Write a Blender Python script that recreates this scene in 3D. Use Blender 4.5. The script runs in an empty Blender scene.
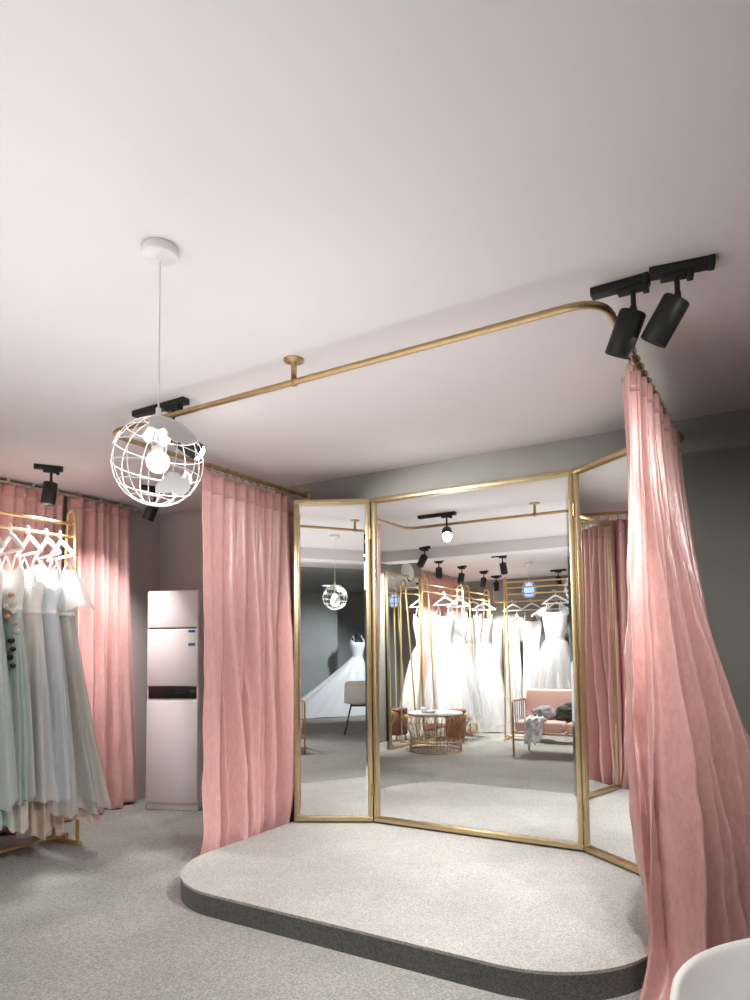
import bpy, bmesh, math, random
from mathutils import Vector, Matrix, noise, Euler
PI = math.pi
scene = bpy.context.scene
col = scene.collection
random.seed(7)

# ------------------------------------------------------------------ materials
def srgb(r, g, b):
    f = lambda c: (c/255/12.92) if c/255 <= .04045 else ((c/255+.055)/1.055)**2.4
    return (f(r), f(g), f(b), 1)

def mat(name, rgb, rough=.5, metal=0, spec=.5, sheen=0, emit=None, estr=0, noise_scale=None, noise_amt=.1,
        bump=0, bump_scale=200, translucent=0, aniso=0, coat=0):
    m = bpy.data.materials.new(name); m.use_nodes = True
    nt = m.node_tree; N = nt.nodes; L = nt.links
    b = N['Principled BSDF']
    c = srgb(*rgb)
    b.inputs['Base Color'].default_value = c
    b.inputs['Roughness'].default_value = rough
    b.inputs['Metallic'].default_value = metal
    b.inputs['Specular IOR Level'].default_value = spec
    b.inputs['Sheen Weight'].default_value = sheen
    b.inputs['Coat Weight'].default_value = coat
    if emit:
        b.inputs['Emission Color'].default_value = srgb(*emit)
        b.inputs['Emission Strength'].default_value = estr
    tc = N.new('ShaderNodeTexCoord')
    if noise_scale:
        nz = N.new('ShaderNodeTexNoise'); nz.inputs['Scale'].default_value = noise_scale
        nz.inputs['Detail'].default_value = 3
        L.new(tc.outputs['Object'], nz.inputs['Vector'])
        rp = N.new('ShaderNodeValToRGB')
        rp.color_ramp.elements[0].position = .3; rp.color_ramp.elements[1].position = .7
        rp.color_ramp.elements[0].color = tuple(x*(1-noise_amt) for x in c[:3])+(1,)
        rp.color_ramp.elements[1].color = tuple(min(1, x*(1+noise_amt)) for x in c[:3])+(1,)
        L.new(nz.outputs['Fac'], rp.inputs['Fac']); L.new(rp.outputs['Color'], b.inputs['Base Color'])
    if bump:
        n2 = N.new('ShaderNodeTexNoise'); n2.inputs['Scale'].default_value = bump_scale
        n2.inputs['Detail'].default_value = 4
        L.new(tc.outputs['Object'], n2.inputs['Vector'])
        bp = N.new('ShaderNodeBump'); bp.inputs['Strength'].default_value = bump; bp.inputs['Distance'].default_value = .01
        L.new(n2.outputs['Fac'], bp.inputs['Height']); L.new(bp.outputs['Normal'], b.inputs['Normal'])
    if translucent:
        t = N.new('ShaderNodeBsdfTranslucent'); t.inputs['Color'].default_value = c
        mx = N.new('ShaderNodeMixShader'); mx.inputs['Fac'].default_value = translucent
        L.new(b.outputs[0], mx.inputs[1]); L.new(t.outputs[0], mx.inputs[2])
        L.new(mx.outputs[0], N['Material Output'].inputs['Surface'])
    return m

def sheer(name, rgb, alpha):
    """thin tulle: part see-through, part soft white cloth"""
    m = mat(name, rgb, .9, spec=.1, translucent=.4, noise_scale=14, noise_amt=.06)
    nt = m.node_tree; N = nt.nodes; L = nt.links
    out = N['Material Output']; src = out.inputs['Surface'].links[0].from_socket
    tr = N.new('ShaderNodeBsdfTransparent'); mx = N.new('ShaderNodeMixShader'); mx.inputs['Fac'].default_value = alpha
    L.new(tr.outputs[0], mx.inputs[1]); L.new(src, mx.inputs[2]); L.new(mx.outputs[0], out.inputs['Surface'])
    return m

def carpet(name, rgb, amt=.22):
    m = mat(name, rgb, .95, spec=.1, sheen=.1)
    nt = m.node_tree; N = nt.nodes; L = nt.links; b = N['Principled BSDF']; c = srgb(*rgb)
    tc = N.new('ShaderNodeTexCoord')
    n1 = N.new('ShaderNodeTexNoise'); n1.inputs['Scale'].default_value = 130; n1.inputs['Detail'].default_value = 5
    n1.inputs['Roughness'].default_value = .75
    n2 = N.new('ShaderNodeTexNoise'); n2.inputs['Scale'].default_value = 3.5; n2.inputs['Detail'].default_value = 4
    L.new(tc.outputs['Object'], n1.inputs['Vector']); L.new(tc.outputs['Object'], n2.inputs['Vector'])
    rp = N.new('ShaderNodeValToRGB'); e = rp.color_ramp.elements
    e[0].position = .34; e[1].position = .66
    e[0].color = tuple(x*(1-amt*2.2) for x in c[:3])+(1,); e[1].color = tuple(min(1, x*(1+amt*2.2)) for x in c[:3])+(1,)
    L.new(n1.outputs['Fac'], rp.inputs['Fac'])
    mx = N.new('ShaderNodeMix'); mx.data_type = 'RGBA'; mx.blend_type = 'MULTIPLY'; mx.inputs['Factor'].default_value = .35
    L.new(rp.outputs['Color'], mx.inputs['A'])
    r2 = N.new('ShaderNodeValToRGB'); r2.color_ramp.elements[0].position = .35; r2.color_ramp.elements[1].position = .65
    r2.color_ramp.elements[0].color = (.72, .72, .71, 1)
    L.new(n2.outputs['Fac'], r2.inputs['Fac']); L.new(r2.outputs['Color'], mx.inputs['B'])
    L.new(mx.outputs['Result'], b.inputs['Base Color'])
    bp = N.new('ShaderNodeBump'); bp.inputs['Strength'].default_value = .5; bp.inputs['Distance'].default_value = .006
    L.new(n1.outputs['Fac'], bp.inputs['Height']); L.new(bp.outputs['Normal'], b.inputs['Normal'])
    return m

def velvet(name, rgb, rough=.42, crush=.25):
    m = mat(name, rgb, rough, spec=.5, sheen=.35)
    nt = m.node_tree; N = nt.nodes; L = nt.links; b = N['Principled BSDF']; c = srgb(*rgb)
    b.inputs['Sheen Roughness'].default_value = .35
    b.inputs['Sheen Tint'].default_value = (1, .82, .8, 1)
    tc = N.new('ShaderNodeTexCoord'); mp = N.new('ShaderNodeMapping')
    mp.inputs['Scale'].default_value = (1, 1, .35)
    L.new(tc.outputs['Object'], mp.inputs['Vector'])
    n1 = N.new('ShaderNodeTexNoise'); n1.inputs['Scale'].default_value = 55; n1.inputs['Detail'].default_value = 4
    n1.inputs['Distortion'].default_value = .6
    L.new(mp.outputs['Vector'], n1.inputs['Vector'])
    rp = N.new('ShaderNodeValToRGB'); e = rp.color_ramp.elements; e[0].position = .32; e[1].position = .7
    e[0].color = tuple(x*.92 for x in c[:3])+(1,); e[1].color = tuple(min(1, x*1.06) for x in c[:3])+(1,)
    L.new(n1.outputs['Fac'], rp.inputs['Fac']); L.new(rp.outputs['Color'], b.inputs['Base Color'])
    bp = N.new('ShaderNodeBump'); bp.inputs['Strength'].default_value = crush; bp.inputs['Distance'].default_value = .01
    L.new(n1.outputs['Fac'], bp.inputs['Height']); L.new(bp.outputs['Normal'], b.inputs['Normal'])
    return m

M = {}
M['ceiling'] = mat('painted_ceiling', (226, 221, 221), .9, spec=.2, noise_scale=1.5, noise_amt=.02)
M['wall'] = mat('grey_wall_paint', (142, 141, 135), .75, spec=.25, noise_scale=3, noise_amt=.05, bump=.06, bump_scale=90)
M['wall_alcove'] = mat('lightened_warm_grey_paint', (188, 180, 177), .75, spec=.25, noise_scale=3, noise_amt=.05)  # wall grey lightened to replace light missing from the alcove and left wall
M['wall_far_lightened'] = mat('lightened_far_wall_paint', (172, 178, 178), .75, spec=.25, noise_scale=3, noise_amt=.06)  # paler than the other walls; the colour makes up for weak light there
M['white_trim'] = mat('white_trim_paint', (225, 222, 216), .5)
M['carpet'] = carpet('grey_carpet', (154, 152, 147))
M['platform'] = carpet('light_grey_carpet', (178, 176, 172), .18)
M['platform_side'] = carpet('shaded_grey_carpet_edge', (104, 105, 102))  # shade on the platform's side put into a darker carpet colour
M['gold'] = mat('brushed_gold_metal', (182, 156, 116), .34, metal=1, noise_scale=30, noise_amt=.06)
M['gold_frame'] = mat('pale_gold_frame_metal', (198, 180, 142), .32, metal=1, noise_scale=25, noise_amt=.06)
M['gold_paint'] = mat('satin_gold_paint', (216, 186, 134), .38, metal=.75)
M['gold_dark'] = mat('bronze_wire', (190, 152, 104), .4, metal=.8)
M['mirror'] = mat('mirror_silver', (243, 245, 244), 0, metal=1)
M['velvet'] = velvet('pink_velvet', (212, 164, 160), .28, .16)
M['velvet_right'] = velvet('pink_crushed_velvet', (214, 164, 159), .26, .3)
M['velvet_tape'] = velvet('pink_header_tape', (200, 150, 146), .45, .1)
M['white_metal'] = mat('white_lacquered_metal', (235, 233, 230), .4)
M['continent'] = mat('white_globe_plate', (205, 203, 200), .5)
M['bulb'] = mat('glowing_bulb', (255, 250, 240), .3, emit=(255, 250, 240), estr=6)
M['lens'] = mat('glowing_spot_lens', (255, 250, 240), .3, emit=(255, 248, 236), estr=14)
M['lens_hot'] = mat('bright_spot_lens', (255, 250, 240), .3, emit=(255, 252, 246), estr=40)
M['black'] = mat('matte_black_metal', (30, 31, 29), .5, spec=.35)
M['ac'] = mat('pearl_white_panel', (240, 234, 235), .28, spec=.5, coat=.15)
M['ac_dark'] = mat('black_glossy_display', (26, 24, 24), .15)
M['label_blue'] = mat('blue_label_print', (70, 96, 160), .5)
M['label_white'] = mat('white_label_print', (236, 238, 240), .5)
M['rail'] = mat('beige_curtain_rail', (206, 192, 172), .45)
M['gown'] = mat('white_bridal_tulle', (247, 246, 244), .75, spec=.3, translucent=.25)
M['satin'] = mat('white_satin', (238, 242, 247), .35, spec=.5, sheen=.2)
M['mint'] = mat('mint_tulle', (212, 226, 222), .75, translucent=.3, noise_scale=9, noise_amt=.08)
M['mint_dark'] = mat('sage_tulle', (184, 203, 195), .75, translucent=.3, noise_scale=9, noise_amt=.1)
M['bluewhite'] = mat('blue_white_tulle', (226, 231, 238), .7, translucent=.3, noise_scale=9, noise_amt=.06)
M['ivory'] = mat('ivory_tulle', (230, 226, 218), .75, translucent=.3, noise_scale=9, noise_amt=.08)
M['blush'] = mat('blush_tulle', (222, 198, 184), .75, translucent=.3, noise_scale=9, noise_amt=.08)
M['grey_tulle'] = mat('grey_tulle', (206, 206, 201), .75, translucent=.3, noise_scale=9, noise_amt=.08)
M['sheer_white'] = sheer('sheer_white_tulle', (236, 240, 242), .5)
M['sheer_grey'] = sheer('sheer_grey_tulle', (206, 206, 200), .6)
M['sheer_blush'] = sheer('sheer_blush_tulle', (228, 206, 194), .65)
M['lace'] = mat('lace_applique', (244, 241, 236), .8, noise_scale=40, noise_amt=.04)
M['flower_peach'] = mat('peach_silk_flower', (226, 178, 140), .7)
M['flower_cream'] = mat('cream_silk_flower', (238, 226, 206), .7)
M['leaf_dark'] = mat('dark_velvet_ribbon', (44, 48, 48), .6)
M['hanger_white'] = mat('white_plastic_hanger', (248, 248, 246), .4)
M['chair_white'] = mat('white_moulded_plastic', (238, 234, 230), .35)
M['chair_leg'] = mat('black_chair_metal', (40, 38, 36), .45)
M['table_white'] = mat('white_stone_top', (240, 238, 236), .25, noise_scale=6, noise_amt=.03)
M['pink_seat'] = mat('blush_upholstery', (240, 196, 182), .7, sheen=.3, bump=.05, bump_scale=300)
M['grey_cloth'] = mat('grey_cloth', (150, 150, 152), .8)
M['scarf'] = mat('white_grey_scarf', (214, 218, 226), .8, noise_scale=18, noise_amt=.5)
M['bag'] = mat('dark_green_black_leather', (44, 46, 40), .5)
M['brown'] = mat('brown_leather', (112, 70, 58), .55, noise_scale=12, noise_amt=.15)
M['glass_lamp'] = mat('opal_white_dome', (232, 232, 232), .4)
M['blue_lamp'] = mat('bluish_lamp_glow', (190, 212, 255), .4, emit=(130, 175, 255), estr=1.6)
M['blue_panel'] = mat('bluish_led_panel', (220, 230, 255), .4, emit=(200, 216, 255), estr=5)
M['wood'] = mat('oak_base', (190, 150, 96), .5, noise_scale=20, noise_amt=.15)

# ------------------------------------------------------------------ mesh builder
class MB:
    def __init__(s): s.v = []; s.f = []; s.sm = []; s.mi = []
    def add(s, vs, fs, smooth=True, mi=0):
        o = len(s.v); s.v += [tuple(p) for p in vs]
        for f in fs: s.f.append(tuple(i+o for i in f)); s.sm.append(smooth); s.mi.append(mi)
        return s
    def box(s, c, size, rot=None, bevel=0, mi=0, seg=2):
        bm = bmesh.new(); bmesh.ops.create_cube(bm, size=1)
        for v in bm.verts: v.co = Vector((v.co.x*size[0], v.co.y*size[1], v.co.z*size[2]))
        if bevel: bmesh.ops.bevel(bm, geom=bm.edges[:], offset=bevel, segments=seg, affect='EDGES', profile=.5)
        R = (rot if isinstance(rot, Matrix) else Euler(rot).to_matrix()) if rot is not None else Matrix.Identity(3)
        bm.verts.index_update()
        vs = [R @ v.co + Vector(c) for v in bm.verts]
        fs = [[v.index for v in f.verts] for f in bm.faces]
        bm.free(); return s.add(vs, fs, bool(bevel), mi)
    def tube(s, path, r, seg=10, closed=False, caps=True, mi=0):
        P = [Vector(p) for p in path]; n = len(P); vs = []; fs = []
        rr = r if isinstance(r, (list, tuple)) else [r]*n
        up = None
        for i in range(n):
            if closed: t = (P[(i+1) % n]-P[i-1])
            else: t = P[min(i+1, n-1)]-P[max(i-1, 0)]
            t.normalize()
            if up is None:
                up = Vector((0, 0, 1)) if abs(t.z) < .9 else Vector((1, 0, 0))
            a = up - t*up.dot(t)
            if a.length < 1e-5: a = t.orthogonal()
            a.normalize(); b = t.cross(a); up = a
            for k in range(seg):
                q = 2*PI*k/seg; vs.append(P[i] + (a*math.cos(q)+b*math.sin(q))*rr[i])
        m = n if closed else n-1
        for i in range(m):
            j = (i+1) % n
            for k in range(seg):
                k2 = (k+1) % seg; fs.append((i*seg+k, i*seg+k2, j*seg+k2, j*seg+k))
        s.add(vs, fs, True, mi)
        if caps and not closed:
            s.add(vs[:seg], [tuple(range(seg))[::-1]], False, mi); s.add(vs[-seg:], [tuple(range(seg))], False, mi)
        return s
    def lathe(s, prof, c=(0, 0, 0), seg=32, R=None, mi=0, smooth=True):
        vs = []; fs = []; C = Vector(c)
        for (r, z) in prof:
            for k in range(seg):
                q = 2*PI*k/seg; p = Vector((r*math.cos(q), r*math.sin(q), z))
                if R is not None: p = R @ p
                vs.append(p+C)
        for i in range(len(prof)-1):
            for k in range(seg):
                k2 = (k+1) % seg; fs.append((i*seg+k, i*seg+k2, (i+1)*seg+k2, (i+1)*seg+k))
        s.add(vs, fs, smooth, mi)
        return s
    def grid(s, fn, nu, nv, wrap=False, mi=0):
        vs = []; fs = []
        for j in range(nv+1):
            for i in range(nu if wrap else nu+1):
                vs.append(fn(i/nu, j/nv))
        w = nu if wrap else nu+1
        for j in range(nv):
            for i in range(nu):
                i2 = (i+1) % w if wrap else i+1
                fs.append((j*w+i, j*w+i2, (j+1)*w+i2, (j+1)*w+i))
        return s.add(vs, fs, True, mi)
    def prism(s, poly, z0, z1, mi=0, smooth_side=False):
        n = len(poly); vs = [(x, y, z0) for x, y in poly]+[(x, y, z1) for x, y in poly]
        s.add(vs, [tuple(range(n))[::-1], tuple(range(n, 2*n))], False, mi)
        s.add(vs, [(i, (i+1) % n, n+(i+1) % n, n+i) for i in range(n)], smooth_side, mi)
        return s
    def mesh(s, name, mats):
        me = bpy.data.meshes.new(name); me.from_pydata(s.v, [], s.f)
        for m in (mats if isinstance(mats, (list, tuple)) else [mats]): me.materials.append(m)
        me.polygons.foreach_set('use_smooth', s.sm); me.polygons.foreach_set('material_index', s.mi)
        me.update(); return me
    def build(s, name, mats, parent=None, loc=(0, 0, 0), rot=(0, 0, 0)):
        return place(name, s.mesh(name, mats), parent, loc, rot)

def place(name, me, parent=None, loc=(0, 0, 0), rot=(0, 0, 0)):
    o = bpy.data.objects.new(name, me); col.objects.link(o); o.parent = parent
    o.location = loc
    if isinstance(rot, Matrix):
        o.rotation_euler = rot.to_euler()
    else: o.rotation_euler = rot
    return o

def solidify(o, t, offset=0):
    m = o.modifiers.new('thickness', 'SOLIDIFY'); m.thickness = t; m.offset = offset; return o

def thing(name, label, cat, loc=(0, 0, 0), rz=0, group=None):
    o = bpy.data.objects.new(name, None); col.objects.link(o); o.location = loc; o.rotation_euler = (0, 0, rz)
    o.empty_display_size = .1
    return tag(o, label, cat, group)
def tag(o, label, cat, group=None):
    o['label'] = label; o['category'] = cat
    if group: o['group'] = group
    return o
def struct(o): o['kind'] = 'structure'; return o
def copy_tree(o, parent=None):
    c = o.copy(); col.objects.link(c); c.parent = parent
    for ch in list(o.children): copy_tree(ch, c)
    return c
def sbox(name, lo, hi, m):
    lo = Vector(lo); hi = Vector(hi); c = (lo+hi)/2
    return struct(MB().box((0, 0, 0), hi-lo).build(name, m, None, c))
def aim(d):
    """rotation carrying local -Z onto d"""
    return Vector((0, 0, -1)).rotation_difference(Vector(d).normalized()).to_matrix()
def arc_corner(pts, r, n=6):
    """round the inner corners of a polyline"""
    P = [Vector(p) for p in pts]; out = [P[0]]
    for i in range(1, len(P)-1):
        a = (P[i-1]-P[i]).normalized(); b = (P[i+1]-P[i]).normalized()
        p0 = P[i]+a*r; p1 = P[i]+b*r
        for k in range(n+1):
            t = k/n; out.append(p0*(1-t)**2+P[i]*2*t*(1-t)+p1*t*t)
    out.append(P[-1]); return out

# ------------------------------------------------------------------ the room
H = 2.5
XL, YB = -4.78, 3.978
sbox('floor', (-5.0, -5.9, -.1), (2.8, 4.4, 0), M['carpet'])
sbox('ceiling', (-5.0, -5.9, H), (2.8, 4.4, H+.1), M['ceiling'])
sbox('wall_back', (-3.3, YB, 0), (2.8, 4.4, H), M['wall'])
sbox('wall_alcove', (-5.0, 4.15, 0), (-3.3, 4.4, H), M['wall_alcove'])
sbox('wall_left', (-5.0, -3.6, 0), (XL, 4.15, H), M['wall_alcove'])
sbox('wall_pier', (XL, -.75, 0), (-4.3, .85, H), M['wall'])
sbox('wall_front', (-5.0, -5.9, 0), (-1.6, -3.6, H), M['wall'])
sbox('wall_front_recess', (-1.6, -5.9, 0), (1.1, -4.9, H), M['wall_far_lightened'])
sbox('wall_front_alcove', (1.1, -5.9, 0), (2.6, -5.55, H), M['wall_far_lightened'])
sbox('wall_right', (2.6, -5.55, 0), (2.8, YB, H), M['wall'])
sbox('trim_1', (XL, .2, 2.37), (2.6, .45, H), M['ceiling'])
sbox('trim_2', (-1.2, -4.9, 2.46), (2.6, -1.3, H), M['wall'])
sbox('baseboard_back', (-3.3, YB-.014, 0), (2.6, YB, .1), M['white_trim'])
sbox('baseboard_left', (XL, -3.6, 0), (XL+.014, -.75, .1), M['white_trim'])
sbox('baseboard_pier', (-4.3, -.75, 0), (-4.286, .85, .1), M['white_trim'])
sbox('baseboard_front', (XL, -3.6, 0), (-1.6, -3.586, .1), M['white_trim'])

# ------------------------------------------------------------------ carpeted platform
PH = .105
def round_poly(pts, radii, n=14):
    out = []
    N = len(pts)
    for i in range(N):
        P = Vector(pts[i]); A = Vector(pts[i-1]); B = Vector(pts[(i+1) % N]); r = radii[i]
        if r == 0: out.append(tuple(P)); continue
        a = (A-P).normalized(); b = (B-P).normalized()
        p0 = P+a*r; p1 = P+b*r
        ctr = P+(a+b)*r     # corners are square
        for k in range(n+1):
            q = k/n*PI/2
            out.append(tuple(ctr - b*r*math.cos(q) - a*r*math.sin(q)))
    return out
PLAT = round_poly([(-2.885, 3.97), (-2.885, 2.395), (-.46, 2.395), (-.46, 3.97)], [0, .5, .5, 0])
pb = MB(); pb.prism(PLAT, PH-.012, PH)
plat = tag(pb.build('carpet_platform', M['platform']), 'low light grey carpeted platform with rounded front corners under the gold mirrors', 'platform')
pb = MB(); pb.prism(PLAT, 0, PH-.0125, smooth_side=True); pb.build('platform_edge', M['platform_side'], plat)
plat.children[0]['label'] = 'grey carpet edge band with its shade coloured in'

# ------------------------------------------------------------------ three-panel mirror
mir = thing('folding_mirror', 'tall three-panel mirror in slim gold frames standing on the carpet platform', 'mirror', (-1.7, 3.92, PH))
MZ0, MZ1 = PH+.012, 2.297
def mirror_panel(a, b):
    a = Vector(a); b = Vector(b); L = (b-a).length; ang = math.atan2(b.y-a.y, b.x-a.x)
    h = MZ1-MZ0; w = .029; d = .03
    fb = MB()
    for (c, s_) in (((L/2, 0, w/2), (L, d, w)), ((L/2, 0, h-w/2), (L, d, w)), ((w/2, 0, h/2), (w, d, h-2*w)), ((L-w/2, 0, h/2), (w, d, h-2*w))):
        fb.box(c, s_, bevel=.003)
    fb.box((L/2, .012, h/2), (L-.02, .004, h-.02))
    root = Vector((-1.7, 3.92, PH))
    fr = fb.build('panel_frame', M['gold_frame'], mir, Vector((a.x, a.y, MZ0))-root, (0, 0, ang))
    # bevelled glass: flat middle and a 2 cm slanted border
    g = MB(); bv = .018; y0 = -.004; y1 = .0005
    x0, x1, z0, z1 = w-.002, L-w+.002, w-.002, h-w+.002
    o = [(x0, y1, z0), (x1, y1, z0), (x1, y1, z1), (x0, y1, z1)]
    i_ = [(x0+bv, y0, z0+bv), (x1-bv, y0, z0+bv), (x1-bv, y0, z1-bv), (x0+bv, y0, z1-bv)]
    g.add(o+i_, [(4, 5, 6, 7)]+[(k, (k+1) % 4, 4+(k+1) % 4, 4+k) for k in range(4)], False)
    g.build('mirror_glass', M['mirror'], fr)
HL, HR = (-2.389, 3.912), (-1.008, 3.925)
WL = (-2.86, 3.654); WR = (HR[0]+.537*math.cos(math.radians(38)), HR[1]-.537*math.sin(math.radians(38)))
mirror_panel((HL[0]+.004, HL[1]), (HR[0]-.004, HR[1]))
def off(p, q, t):
    p = Vector(p); q = Vector(q); d = (q-p).normalized(); return tuple(p+d*t)
mirror_panel(WL, off(HL, WL, .008)); mirror_panel(off(HR, WR, .008), WR)
for hp in (HL, HR):
    for hz in (.22, 1.1, 1.95):
        MB().tube([(0, 0, -.04), (0, 0, .04)], .008, 10).build('hinge', M['gold'], mir, (hp[0]+1.7, hp[1]-3.92-.02, hz))

# ------------------------------------------------------------------ ceiling-hung curtain rod
RZ = 2.402; RXL, RXR, RY = -2.984, -.46, 2.232
rod = thing('curtain_rod', 'gold U-shaped curtain rod hung below the ceiling above the platform', 'curtain rod', (-1.745, RY, H))
def loc(p, root): return Vector(p)-Vector(root.location)
path = arc_corner([(RXL, YB-.002, RZ), (RXL, RY, RZ), (RXR, RY, RZ), (RXR, YB-.002, RZ)], .13, 8)
MB().tube([loc(p, rod) for p in path], .0135, 12).build('rod_tube', M['gold'], rod)
for x in (RXL, RXR):
    f = MB(); R = Matrix.Rotation(PI/2, 3, 'X')
    f.lathe([(.0, .016), (.02, .016), (.024, .012), (.038, .006), (.04, 0), (0, 0)], (0, 0, 0), 24, R)
    f.build('wall_flange', M['gold'], rod, loc((x, YB, RZ), rod))
f = MB(); f.lathe([(0, 0), (.045, 0), (.044, -.006), (.016, -.010), (.0125, -.014), (.0125, -.098), (.016, -.098), (.016, -.112), (0, -.112)], (0, 0, 0), 24)
f.build('ceiling_bracket', M['gold'], rod)

# ------------------------------------------------------------------ curtains
def nz(*a): return noise.noise(Vector(a))
def polyline(pts):
    P = [Vector(p) for p in pts]; ls = [0]
    for i in range(1, len(P)): ls.append(ls[-1]+(P[i]-P[i-1]).length)
    def f(t):
        d = t*ls[-1]
        for i in range(1, len(P)):
            if d <= ls[i] or i == len(P)-1:
                k = (d-ls[i-1])/max(1e-9, ls[i]-ls[i-1]); return P[i-1].lerp(P[i], k)
    return f
def smooth(t): return t*t*(3-2*t)
def curtain_fn(top, bot, zt, zb, n, at, ab, seed, side=1, spread=1.0, puddle=.0, power=1.3, mid=None, crush=.012, fine=0, ease_in=0):
    T = polyline(top); B = polyline(bot); Mi = polyline(mid) if mid else None
    def f(u, v):
        s = v**power
        p = T(u).lerp(B(u), s)
        if Mi:
            w = 4*v*(1-v); p = p + (Mi(u)-T(u).lerp(B(u), .5**power))*w
        e = .01
        ta = (T(min(1, u+e))-T(max(0, u-e))).normalized().lerp((B(min(1, u+e))-B(max(0, u-e))).normalized(), s).normalized()
        nrm = Vector((-ta.y, ta.x))*side
        dr = v*1.6
        ph = 2*PI*n*(u + .045*math.sin(2*PI*1.3*u+seed) + .03*nz(u*4+seed, v*1.2, seed)*min(1, v*3)) + .35*dr*nz(u*3, v*1.5, seed+9)
        # folds merge a little lower down
        ph2 = 2*PI*n*.5*(u+.05*nz(u*2, seed, 3)) + seed
        k = smooth(min(1, v*1.3))
        wv = math.sin(ph)+.3*math.sin(2*ph+.7)+.12*math.sin(3*ph+1.1)
        wl = .68*math.sin(ph)+.3*math.sin(2*ph+.7)*(.5+nz(u*5, v, seed))+.62*math.sin(ph2)
        w = wv*(1-k)+wl*k
        w += fine*(math.sin(2.43*ph+3*nz(u*4, v*1.5, seed)))*(.4+.6*k)
        am = at*(1-k)+ab*k
        am *= 1+.5*nz(u*6, v*2.0, seed+4)
        if ease_in: am *= .3+.7*smooth(min(1, u/ease_in))
        off_ = am*w + crush*(nz(u*14+v*5, v*9, seed+2)+.6*nz(u*30-v*12, v*16, seed+6)*(1 if crush > .015 else .3))*v
        tang = .5*at*math.cos(ph)*(1-.3*k)
        p = p + nrm*off_ + ta*tang
        z = zt+(zb-zt)*v
        if puddle and v > .9:
            q = (v-.9)/.1
            p = p + nrm*puddle*q*q*(.7+nz(u*7, seed, 5)) + ta*.05*q*nz(u*9, seed+7, v*3)
            z = max(zb+.006+.035*q*(.5+.5*math.sin(ph*.5+seed))*(1-.3*q), z)
            z += .012*nz(u*25, v*30, seed)
            z = max(z, zb+.004)
        return (p.x, p.y, z)
    return f
def curtain(name, label, fn, root_loc, m, nu=260, nv=90, band=.05, group=None, thick=.004, tape=None):
    t = thing(name, label, 'curtain', root_loc, 0, group)
    R = Vector(root_loc)
    o = MB().grid(lambda u, v: tuple(Vector(fn(u, v))-R), nu, nv).build('curtain_panel', m, t)
    solidify(o, thick)
    b = MB().grid(lambda u, v: tuple(Vector(fn(u, v*band))-R), nu, 3).build('header_tape', tape or M['velvet_tape'], t)
    solidify(b, thick+.005)
    return t
def rings(t, pts, axis, zrod, ztop, m=None):
    R = Vector(t.location)
    for (x, y) in pts:
        rb = MB(); rr = .021
        ring = []
        for k in range(20):
            q = 2*PI*k/20
            d = Vector((math.cos(q), 0, math.sin(q)))*rr if axis == 'y' else Vector((0, math.cos(q), math.sin(q)))*rr
            ring.append(Vector((x, y, zrod-.0065))+d-R)
        rb.tube(ring, .0032, 8, closed=True)
        rb.tube([Vector((x, y, zrod-.0275))-R, Vector((x, y, ztop-.015))-R], .002, 6)
        rb.build('curtain_ring', m or M['gold'], t)

# left curtain on the rod
ZT = 2.335
lt = curtain_fn([(-2.925, 2.87), (-2.965, 2.96), (RXL, 3.1), (RXL, 3.84)], [(-2.925, 2.93), (-2.975, 3.03), (-3.03, 3.3), (-3.02, 3.86)], ZT, 0, 11.5, .044, .08, 1.7, side=1, puddle=.05, ease_in=.08, fine=.3, crush=.016)
cl = curtain('velvet_curtain', 'dusty pink velvet curtain on gold rings left of the mirrors, beside the white air conditioner', lt, (RXL, 3.35, 0), M['velvet'])
rings(cl, [(RXL, 2.90+i*.076) for i in range(13)], 'y', RZ, ZT)
# right curtain on the rod, flaring over the floor
rt = curtain_fn([(RXR, 2.67), (RXR, 3.74)], [(-.47, 2.62), (-.38, 2.58), (-.28, 2.68), (-.20, 2.86), (-.17, 3.08), (-.18, 3.45)], ZT, 0, 11.5, .042, .11, 4.2, side=-1, puddle=.16, power=1.6, crush=.02, fine=.35, ease_in=.13)
cr = curtain('velvet_curtain', 'shiny pink crushed velvet curtain right of the mirrors, its hem pooling on the floor', rt, (RXR, 3.2, 0), M['velvet_right'], 340, 150, .035, tape=M['velvet_right'])
rings(cr, [(RXR, 2.69+i*.087) for i in range(13)], 'y', RZ, ZT)

# window curtains along the left wall and their rail
CX = -4.66
def wall_curtain(label, y0, y1, by0, by1, seed, n, bx=-4.66, group='pinch pleated curtains on the left wall'):
    fn = curtain_fn([(CX, y0), (CX, y1)], [(bx, by0), (bx, by1)], 2.458, 0, n, .034, .055, seed, side=1, puddle=.03, power=1.2)
    return curtain('window_curtain', label, fn, (CX, (y0+y1)/2, 0), M['velvet'], 200, 80, .035, group)
wall_curtain('pink pinch-pleated curtain beside the white air conditioner, brightly lit in its middle', 3.17, 3.74, 3.10, 3.86, 2.1, 6.5)
wall_curtain('pink pinch-pleated curtain hanging behind the rack of pale dresses', 1.7, 3.13, 1.75, 3.04, 5.3, 15)
wall_curtain('pink curtain behind the white ball gowns, seen reflected in the middle mirror', -2.95, -1.3, -2.95, -1.3, 8.8, 16)
def rail(label, y0, y1):
    t = thing('curtain_rail', label, 'curtain rail', (CX, (y0+y1)/2, H))
    MB().box((0, 0, -.03), (.022, y1-y0, .018), bevel=.003).build('rail_profile', M['rail'], t)
    k = 0; y = y0+.08
    while y < y1:
        b = MB(); b.box((0, y-(y0+y1)/2, -.0105), (.03, .02, .021)); b.build('rail_clip', M['rail'], t)
        h = MB(); h.tube([(0, y+.03-(y0+y1)/2, -.038), (0, y+.03-(y0+y1)/2, -.085)], .003, 6); h.build('glider', M['white_metal'], t)
        y += .19
rail('slim beige curtain rail under the ceiling along the left wall, above the dress rack', 1.65, 3.8)
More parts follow.
